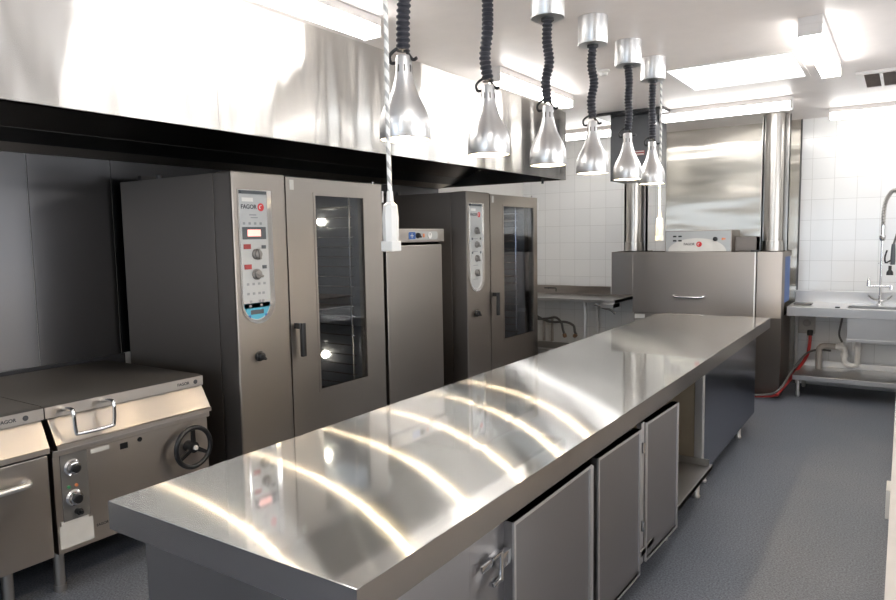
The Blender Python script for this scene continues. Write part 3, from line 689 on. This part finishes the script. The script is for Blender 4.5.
t = thing('sink_bench', 'stainless sink bench with splashback and lower shelf against the tiled wall', 'sink', (-.2, 7.8, 0))
SX, SE, SF = -.955, .9, 7.51
BW0, BW1 = -.44, .35
tp = MB().box(SX, BW0, SF, 8.12, .875, .9).box(BW1, SE, SF, 8.12, .875, .9).box(BW0, BW1, SF, 7.60, .875, .9).box(BW0, BW1, 7.88, 8.12, .875, .9)
tp.build('top', 'sink', t)
MB().box(SX, SE, SF - .012, SF, .81, .903, .004).box(SX, SE, SF, SF + .02, .81, .822).build('front_edge', 'sink', t)
MB().box(SX, SE, 8.12, 8.17, .86, 1.02, .006).build('splashback', 'sink', t)
bw = MB().box(BW0, BW0 + .004, 7.595, 7.88, .58, .875).box(BW1 - .004, BW1, 7.595, 7.88, .58, .875).box(BW0, BW1, 7.595, 7.6, .58, .875).box(BW0, BW1, 7.88, 7.884, .58, .875).box(BW0, BW1, 7.595, 7.884, .576, .58)
bw.box(BW0 - .01, BW1 + .01, 7.575, 7.594, .575, .60)
bw.build('bowl', 'sink', t)
MB().box(SX + .07, SE, 7.49, 8.1, .195, .22, .003).build('lower_shelf', 'shelf', t)
MB().box(SX + .07, SE, 7.478, 7.49, .175, .222, .003).box(SX + .07, SE, 8.1, 8.11, .195, .28).build('shelf_edge', 'sink', t)
for x_ in (SX + .115, .8):
    for y_ in (7.53, 8.03):
        MB().lathe([(.016, 0), (.02, .01), (.02, .05), (.017, .05), (.017, .195)], (x_, y_, 0), Z, 14).build('leg', 'bench_frame', t)
        MB().cyl((x_ if x_ > 0 else SX + .03, 8.04, .22), (x_ if x_ > 0 else SX + .03, 8.04, .86), .017).build('upright', 'bench_frame', t)
MB().rect((Vector((0, 0, .9)), X, Y, Z), -.54, -.50, 7.56, 7.59, 0, .012).build('plug_stop', 'black', t)
t = MB().box(-.925, -.76, 7.74, 7.86, .9, .916, .003).build('drain_grate', 'darkmetal'); tag(t, 'flat dark steel bracket lying on the left end of the sink bench', 'bracket')

t = thing('spray_tap', 'chrome pre-rinse tap with a spring hose arching to a hanging spray head', 'tap', (-.185, 7.99, .9))
fx, fy = -.185, 7.99
MB().lathe([(.03, 0), (.03, .012), (.018, .02), (.016, .1)], (fx, fy, .9), Z, 20).build('base', 'chrome', t)
for s_ in (-1, 1):
    MB().tube([(fx, fy, .95), (fx + s_ * .05, fy - .02, .96), (fx + s_ * .10, fy - .03, 1.0)], .01, 8, 4).build('lever', 'chrome', t)
MB().cyl((fx - .11, fy, 1.09), (fx + .09, fy, 1.09), .013).lathe([(.02, 0), (.016, .05), (.006, .09)], (fx - .1, fy, 1.09), Z, 14).lathe([(.018, 0), (.016, .04)], (fx + .09, fy, 1.06), Z, 14).build('mixer', 'chrome', t)
MB().cyl((fx, fy, .98), (fx, fy, 1.68), .011).build('riser', 'chrome', t)
MB().lathe([(.022, 0), (.03, .02), (.03, .05), (.018, .06), (.018, .16)], (fx, fy, 1.54), Z, 18).build('collar', 'chrome', t)
MB().cyl((fx - .03, fy, 1.32), (fx + .1, fy - .02, 1.32), .006).build('hose_bracket', 'chrome', t)
arch = [(fx, fy, 1.69), (fx + .002, fy, 1.82), (fx + .02, fy - .01, 1.94), (fx + .075, fy - .05, 2.02), (fx + .14, fy - .09, 1.99), (fx + .165, fy - .12, 1.88), (fx + .14, fy - .14, 1.70), (fx + .095, fy - .14, 1.50)]
MB().tube(arch, .010, 8, 8).build('inner_hose', 'hosegrey', t)
# spring coil
def coil(path, R_, r, turns):
    P = [Vector(p) for p in path]; dense = []
    Q = [P[0] * 2 - P[1]] + P + [P[-1] * 2 - P[-2]]
    for i in range(1, len(Q) - 2):
        for j in range(12):
            t_ = j / 12; a, b, c, d = Q[i - 1:i + 3]
            dense.append(.5 * ((2 * b) + (c - a) * t_ + (2 * a - 5 * b + 4 * c - d) * t_ * t_ + (3 * b - a - 3 * c + d) * t_ ** 3))
    dense.append(P[-1]); out = []; n = turns * 10
    for i in range(n + 1):
        f_ = i / n * (len(dense) - 1); k_ = min(int(f_), len(dense) - 2); p = dense[k_].lerp(dense[k_ + 1], f_ - k_); d = (dense[k_ + 1] - dense[k_]).normalized()
        u = d.cross(Vector((.3, .9, 0))).normalized(); v = d.cross(u); a = 2 * PI * turns * i / n
        out.append(p + (u * math.cos(a) + v * math.sin(a)) * R_)
    return MB().tube(out, r, 6)
coil(arch[:6], .017, .004, 44).build('spring', 'shelf', t)
sh = MB().lathe([(.02, 0), (.022, .04), (.018, .16), (.014, .2)], (fx + .095, fy - .14, 1.31), Z, 16).build('spray_handle', 'paneldark', t)
MB().tube([(fx + .09, fy - .14, 1.36), (fx + .04, fy - .14, 1.33), (fx + .03, fy - .14, 1.38), (fx + .045, fy - .14, 1.45)], .008, 8, 5).build('trigger', 'black', sh)
MB().lathe([(.03, 0), (.028, .03), (.014, .05), (.014, .09)], (fx + .075, fy - .14, 1.21), Z, 18).build('spray_head', 'black', sh)

t = thing('waste_trap', 'white plastic waste trap and grey pipe under the sink', 'pipe', (-.55, 7.97, .22))
MB().tube([(-.70, 7.95, .22), (-.70, 7.95, .40), (-.69, 7.95, .44), (-.65, 7.95, .465), (-.55, 7.95, .465)], .03, 14, 5).build('standpipe', 'pvcgrey', t)
MB().tube([(-.56, 7.95, .465), (-.50, 7.95, .46), (-.47, 7.95, .43), (-.47, 7.95, .33), (-.45, 7.95, .295), (-.40, 7.95, .28), (-.36, 7.95, .30), (-.355, 7.95, .34), (-.355, 7.95, .575)], .026, 14, 5).build('trap', 'pvc', t)
for p_, n_ in (((-.53, 7.95, .465), X), ((-.47, 7.95, .36), Z), ((-.355, 7.95, .45), Z)):
    MB().lathe([(.034, 0), (.036, .01), (.036, .035), (.034, .045)], p_, n_, 18).build('union_nut', 'pvc', t)
t = MB().tube([(-.50, 8.05, .80), (-.515, 8.05, .7), (-.53, 8.05, .58), (-.50, 8.04, .50)], .01, 8, 5).build('supply_hose', 'hosegrey'); tag(t, 'thin dark supply hose hanging beside the sink bowl', 'hose')
t = thing('power_outlet', 'beige wall outlet under the left end of the sink bench', 'outlet', (-.84, 8.19, .66))
MB().box(-.93, -.76, 8.155, 8.199, .555, .75, .006).build('box', 'counter', t)
MB().lathe([(.04, 0), (.038, .02), (.028, .025)], (-.84, 8.155, .67), -Y, 20).build('socket', 'pvcgrey', t)
t = thing('red_hose', 'red hose curving from the wall outlet down behind the worktop', 'hose', (-.81, 8.1, .55))
MB().tube([(-.80, 8.10, .57), (-.80, 8.08, .47), (-.82, 8.05, .33), (-.89, 7.75, .2), (-.96, 7.27, .10), (-1.02, 7.22, .05), (-1.25, 7.2, .03), (-1.6, 7.2, .03)], .017, 12, 8).build('tube', 'hosered', t)
MB().lathe([(.028, 0), (.03, .05), (.02, .06)], (-.80, 8.10, .545), Z, 16).build('connector', 'black', t)
t = MB().tube([(-.60, 8.07, .40), (-.72, 8.07, .40), (-.82, 8.0, .36), (-.90, 7.6, .25), (-.96, 7.24, .12), (-1.1, 7.2, .05), (-1.5, 7.16, .03)], .011, 10, 8).build('grey_hose', 'hosegrey'); tag(t, 'thin dark grey hose running beside the red hose to the floor', 'hose')

# ------------------------------------------------------------------ counter at the right edge
t = thing('side_counter', 'pale beige counter side seen as a sliver at the right edge of the aisle', 'counter', (.3, 4.5, 0))
MB().box(-.008, .62, .9, 6.9, 0.0, .87).build('body', 'counter', t)
MB().box(-.008, .62, .9, 6.9, .871, .9).build('top', 'counter', t)
MB().box(-.024, -.008, 2.93, 3.05, .58, .69, .003).build('switch_plate', 'white', t)

# ------------------------------------------------------------------ heat lamps
LX = -1.45
lamps = [(1.92, 'nearest heat lamp of the row, leftmost, beside the white hanging socket'), (2.493, 'second heat lamp from the left in the hanging row'),
         (3.06, 'third heat lamp from the left, in front of the hood end'), (3.626, 'fourth heat lamp from the left, seen against the white tiles'),
         (4.198, 'fifth heat lamp from the left, in front of the charcoal box'), (4.693, 'farthest heat lamp of the row, rightmost')]
def cord_mesh(seed, top, bot, y):
    rnd = random.Random(seed); n = 4
    pts = [(LX, y, top)]
    for i in range(1, n): pts.append((LX + rnd.uniform(-.012, .012), y + rnd.uniform(-.012, .012), top + (bot - top) * i / n))
    pts.append((LX, y, bot))
    # ridged sleeve
    P = [Vector(p) for p in pts]; dense = []
    Q = [P[0] * 2 - P[1]] + P + [P[-1] * 2 - P[-2]]
    for i in range(1, len(Q) - 2):
        for j in range(20):
            t_ = j / 20; a, b, c, d = Q[i - 1:i + 3]
            dense.append(.5 * ((2 * b) + (c - a) * t_ + (2 * a - 5 * b + 4 * c - d) * t_ * t_ + (3 * b - a - 3 * c + d) * t_ ** 3))
    dense.append(P[-1])
    return MB().tube(dense, lambda i, m: .0245 if i % 4 < 2 else .0195, 12)
prof = [(.086, 0), (.088, .003), (.087, .06), (.084, .078), (.074, .105), (.058, .135), (.044, .165), (.034, .20), (.029, .225), (.027, .275), (.024, .283), (.012, .286)]
proto = None
def make_lamp(y, label):
    z = 1.985
    t = thing('heat_lamp', label, 'heat lamp', (LX, y, z), 'heat lamps over the worktop')
    MB().lathe([(.084, .004)] + prof, (LX, y, z), Z, 40, False).build('shade', 'alu', t)
    inn = [(r - .003, h + .003) for r, h in prof[:9]] 
    MB().lathe(inn, (LX, y, z), Z, 32, False).build('shade_lining', 'shadein', t)
    MB().lathe([(.004, 0), (.035, .006), (.054, .022), (.058, .04), (.045, .075), (.024, .1), (.018, .14)], (LX, y, z + .02), Z, 24).build('bulb', 'bulb', t)
    MB().lathe([(.02, 0), (.02, .004)], (LX, y, z + .013), Z, 16).build('bulb_core', 'filament', t)
    for a in range(6):
        aa = a * PI / 3
        MB().box(-.0015, .0015, -.003, .003, -.012, .012).bm.free()
    sl = MB()
    for a in range(8):
        aa = a * PI / 4; c = Vector((LX + .0285 * math.cos(aa), y + .0285 * math.sin(aa), z + .238)); rd = Vector((math.cos(aa), math.sin(aa), 0)); tg = Vector((-math.sin(aa), math.cos(aa), 0))
        sl.prism([(-.0025, -.012), (.0025, -.012), (.0025, .012), (-.0025, .012)], (c, tg, Z, rd), -.001, .0012)
    sl.build('vent_slots', 'darkmetal', t)
    MB().tube([(LX - .026, y - .008, z + .262), (LX - .045, y - .012, z + .265), (LX - .05, y - .01, z + .29), (LX - .03, y, z + .31), (LX, y, z + .31), (LX + .03, y + .01, z + .27), (LX + .048, y + .012, z + .272)], .006, 8, 5).build('cord_hook', 'black', t)
    MB().lathe([(.078, 0), (.08, .003), (.08, .145)], (LX, y, 2.674), Z, 36).build('ceiling_mount', 'alu', t)
    MB().lathe([(.03, 0), (.03, .012)], (LX, y, 2.662), Z, 16).build('mount_gland', 'black', t)
    return t
for i, (y, lab) in enumerate(lamps):
    if i == 0:
        proto = make_lamp(y, lab); kids = list(proto.children); base = Vector((LX, y, 1.985)); r = proto
    else:
        r = proto.copy(); COL.objects.link(r); r.location = (LX, y, 1.985); r['label'] = lab
        for ch in kids:
            c = ch.copy(); COL.objects.link(c); c.parent = r
    ORG[r.name] = Vector((LX, y, 1.985))
    cord_mesh(11 + i, 2.664, 2.285, y).build('coiled_cord', 'cord', r)

# ------------------------------------------------------------------ hanging sockets
def socket(x, y, z, lab, m='white', seed=1):
    t = thing('hanging_socket', lab, 'power socket', (x, y, z), 'drop cord sockets')
    MB().tube([(x, y, z + .19), (x - .002, y, z + .4), (x + .001, y, z + .7), (x, y, C)], .0075, 8, 6).build('cord', 'braid', t)
    MB().lathe([(.024, 0), (.026, .02), (.027, .08), (.023, .12), (.012, .13), (.01, .165)], (x, y, z + .03), Z, 8).build('socket_body', m, t)
    MB().box(x - .024, x + .024, y - .024, y + .024, z, z + .034, .004).build('socket_rim', m, t)
    MB().lathe([(.02, 0), (.024, .02)], (x, y, C - .02), Z, 14).build('ceiling_gland', m, t)
socket(-1.40, 1.765, 1.606, 'white power socket on a braided cord beside the nearest heat lamp')
socket(-1.43, 4.815, 1.60, 'cream power socket, lamp glow painted into its colour, hanging on a cord below the farthest heat lamp', 'warmlit')

# ------------------------------------------------------------------ camera
F_ = Vector((-0.5533613638040608, 0.827843838177138, -0.09200967688810942)); R_ = Vector((0.8321216005913372, 0.5543330950519896, -0.01698415612837424)); U_ = Vector((-0.03694377996660612, 0.08596161540028363, 0.9956132571433309))
cam = bpy.data.cameras.new('camera'); co = bpy.data.objects.new('camera', cam); COL.objects.link(co)
mw = Matrix((R_, U_, -F_)).transposed().to_4x4(); mw.translation = Vector((0, 0, 1.65)); co.matrix_world = mw
cam.sensor_width = 36; cam.lens = 683.1498519235729 / 896 * 36; cam.clip_start = .02
sc.camera = co

# ------------------------------------------------------------------ light
w = bpy.data.worlds.new('world'); sc.world = w; w.use_nodes = True
w.node_tree.nodes['Background'].inputs[0].default_value = (.6, .7, .85, 1); w.node_tree.nodes['Background'].inputs[1].default_value = .3
sc.view_settings.view_transform = 'Standard'; sc.view_settings.look = 'None'; sc.view_settings.gamma = 1; sc.view_settings.exposure = 1.45
sc.view_settings.use_curve_mapping = False

sc.cycles.sample_clamp_indirect = 5
sc.cycles.blur_glossy = .6
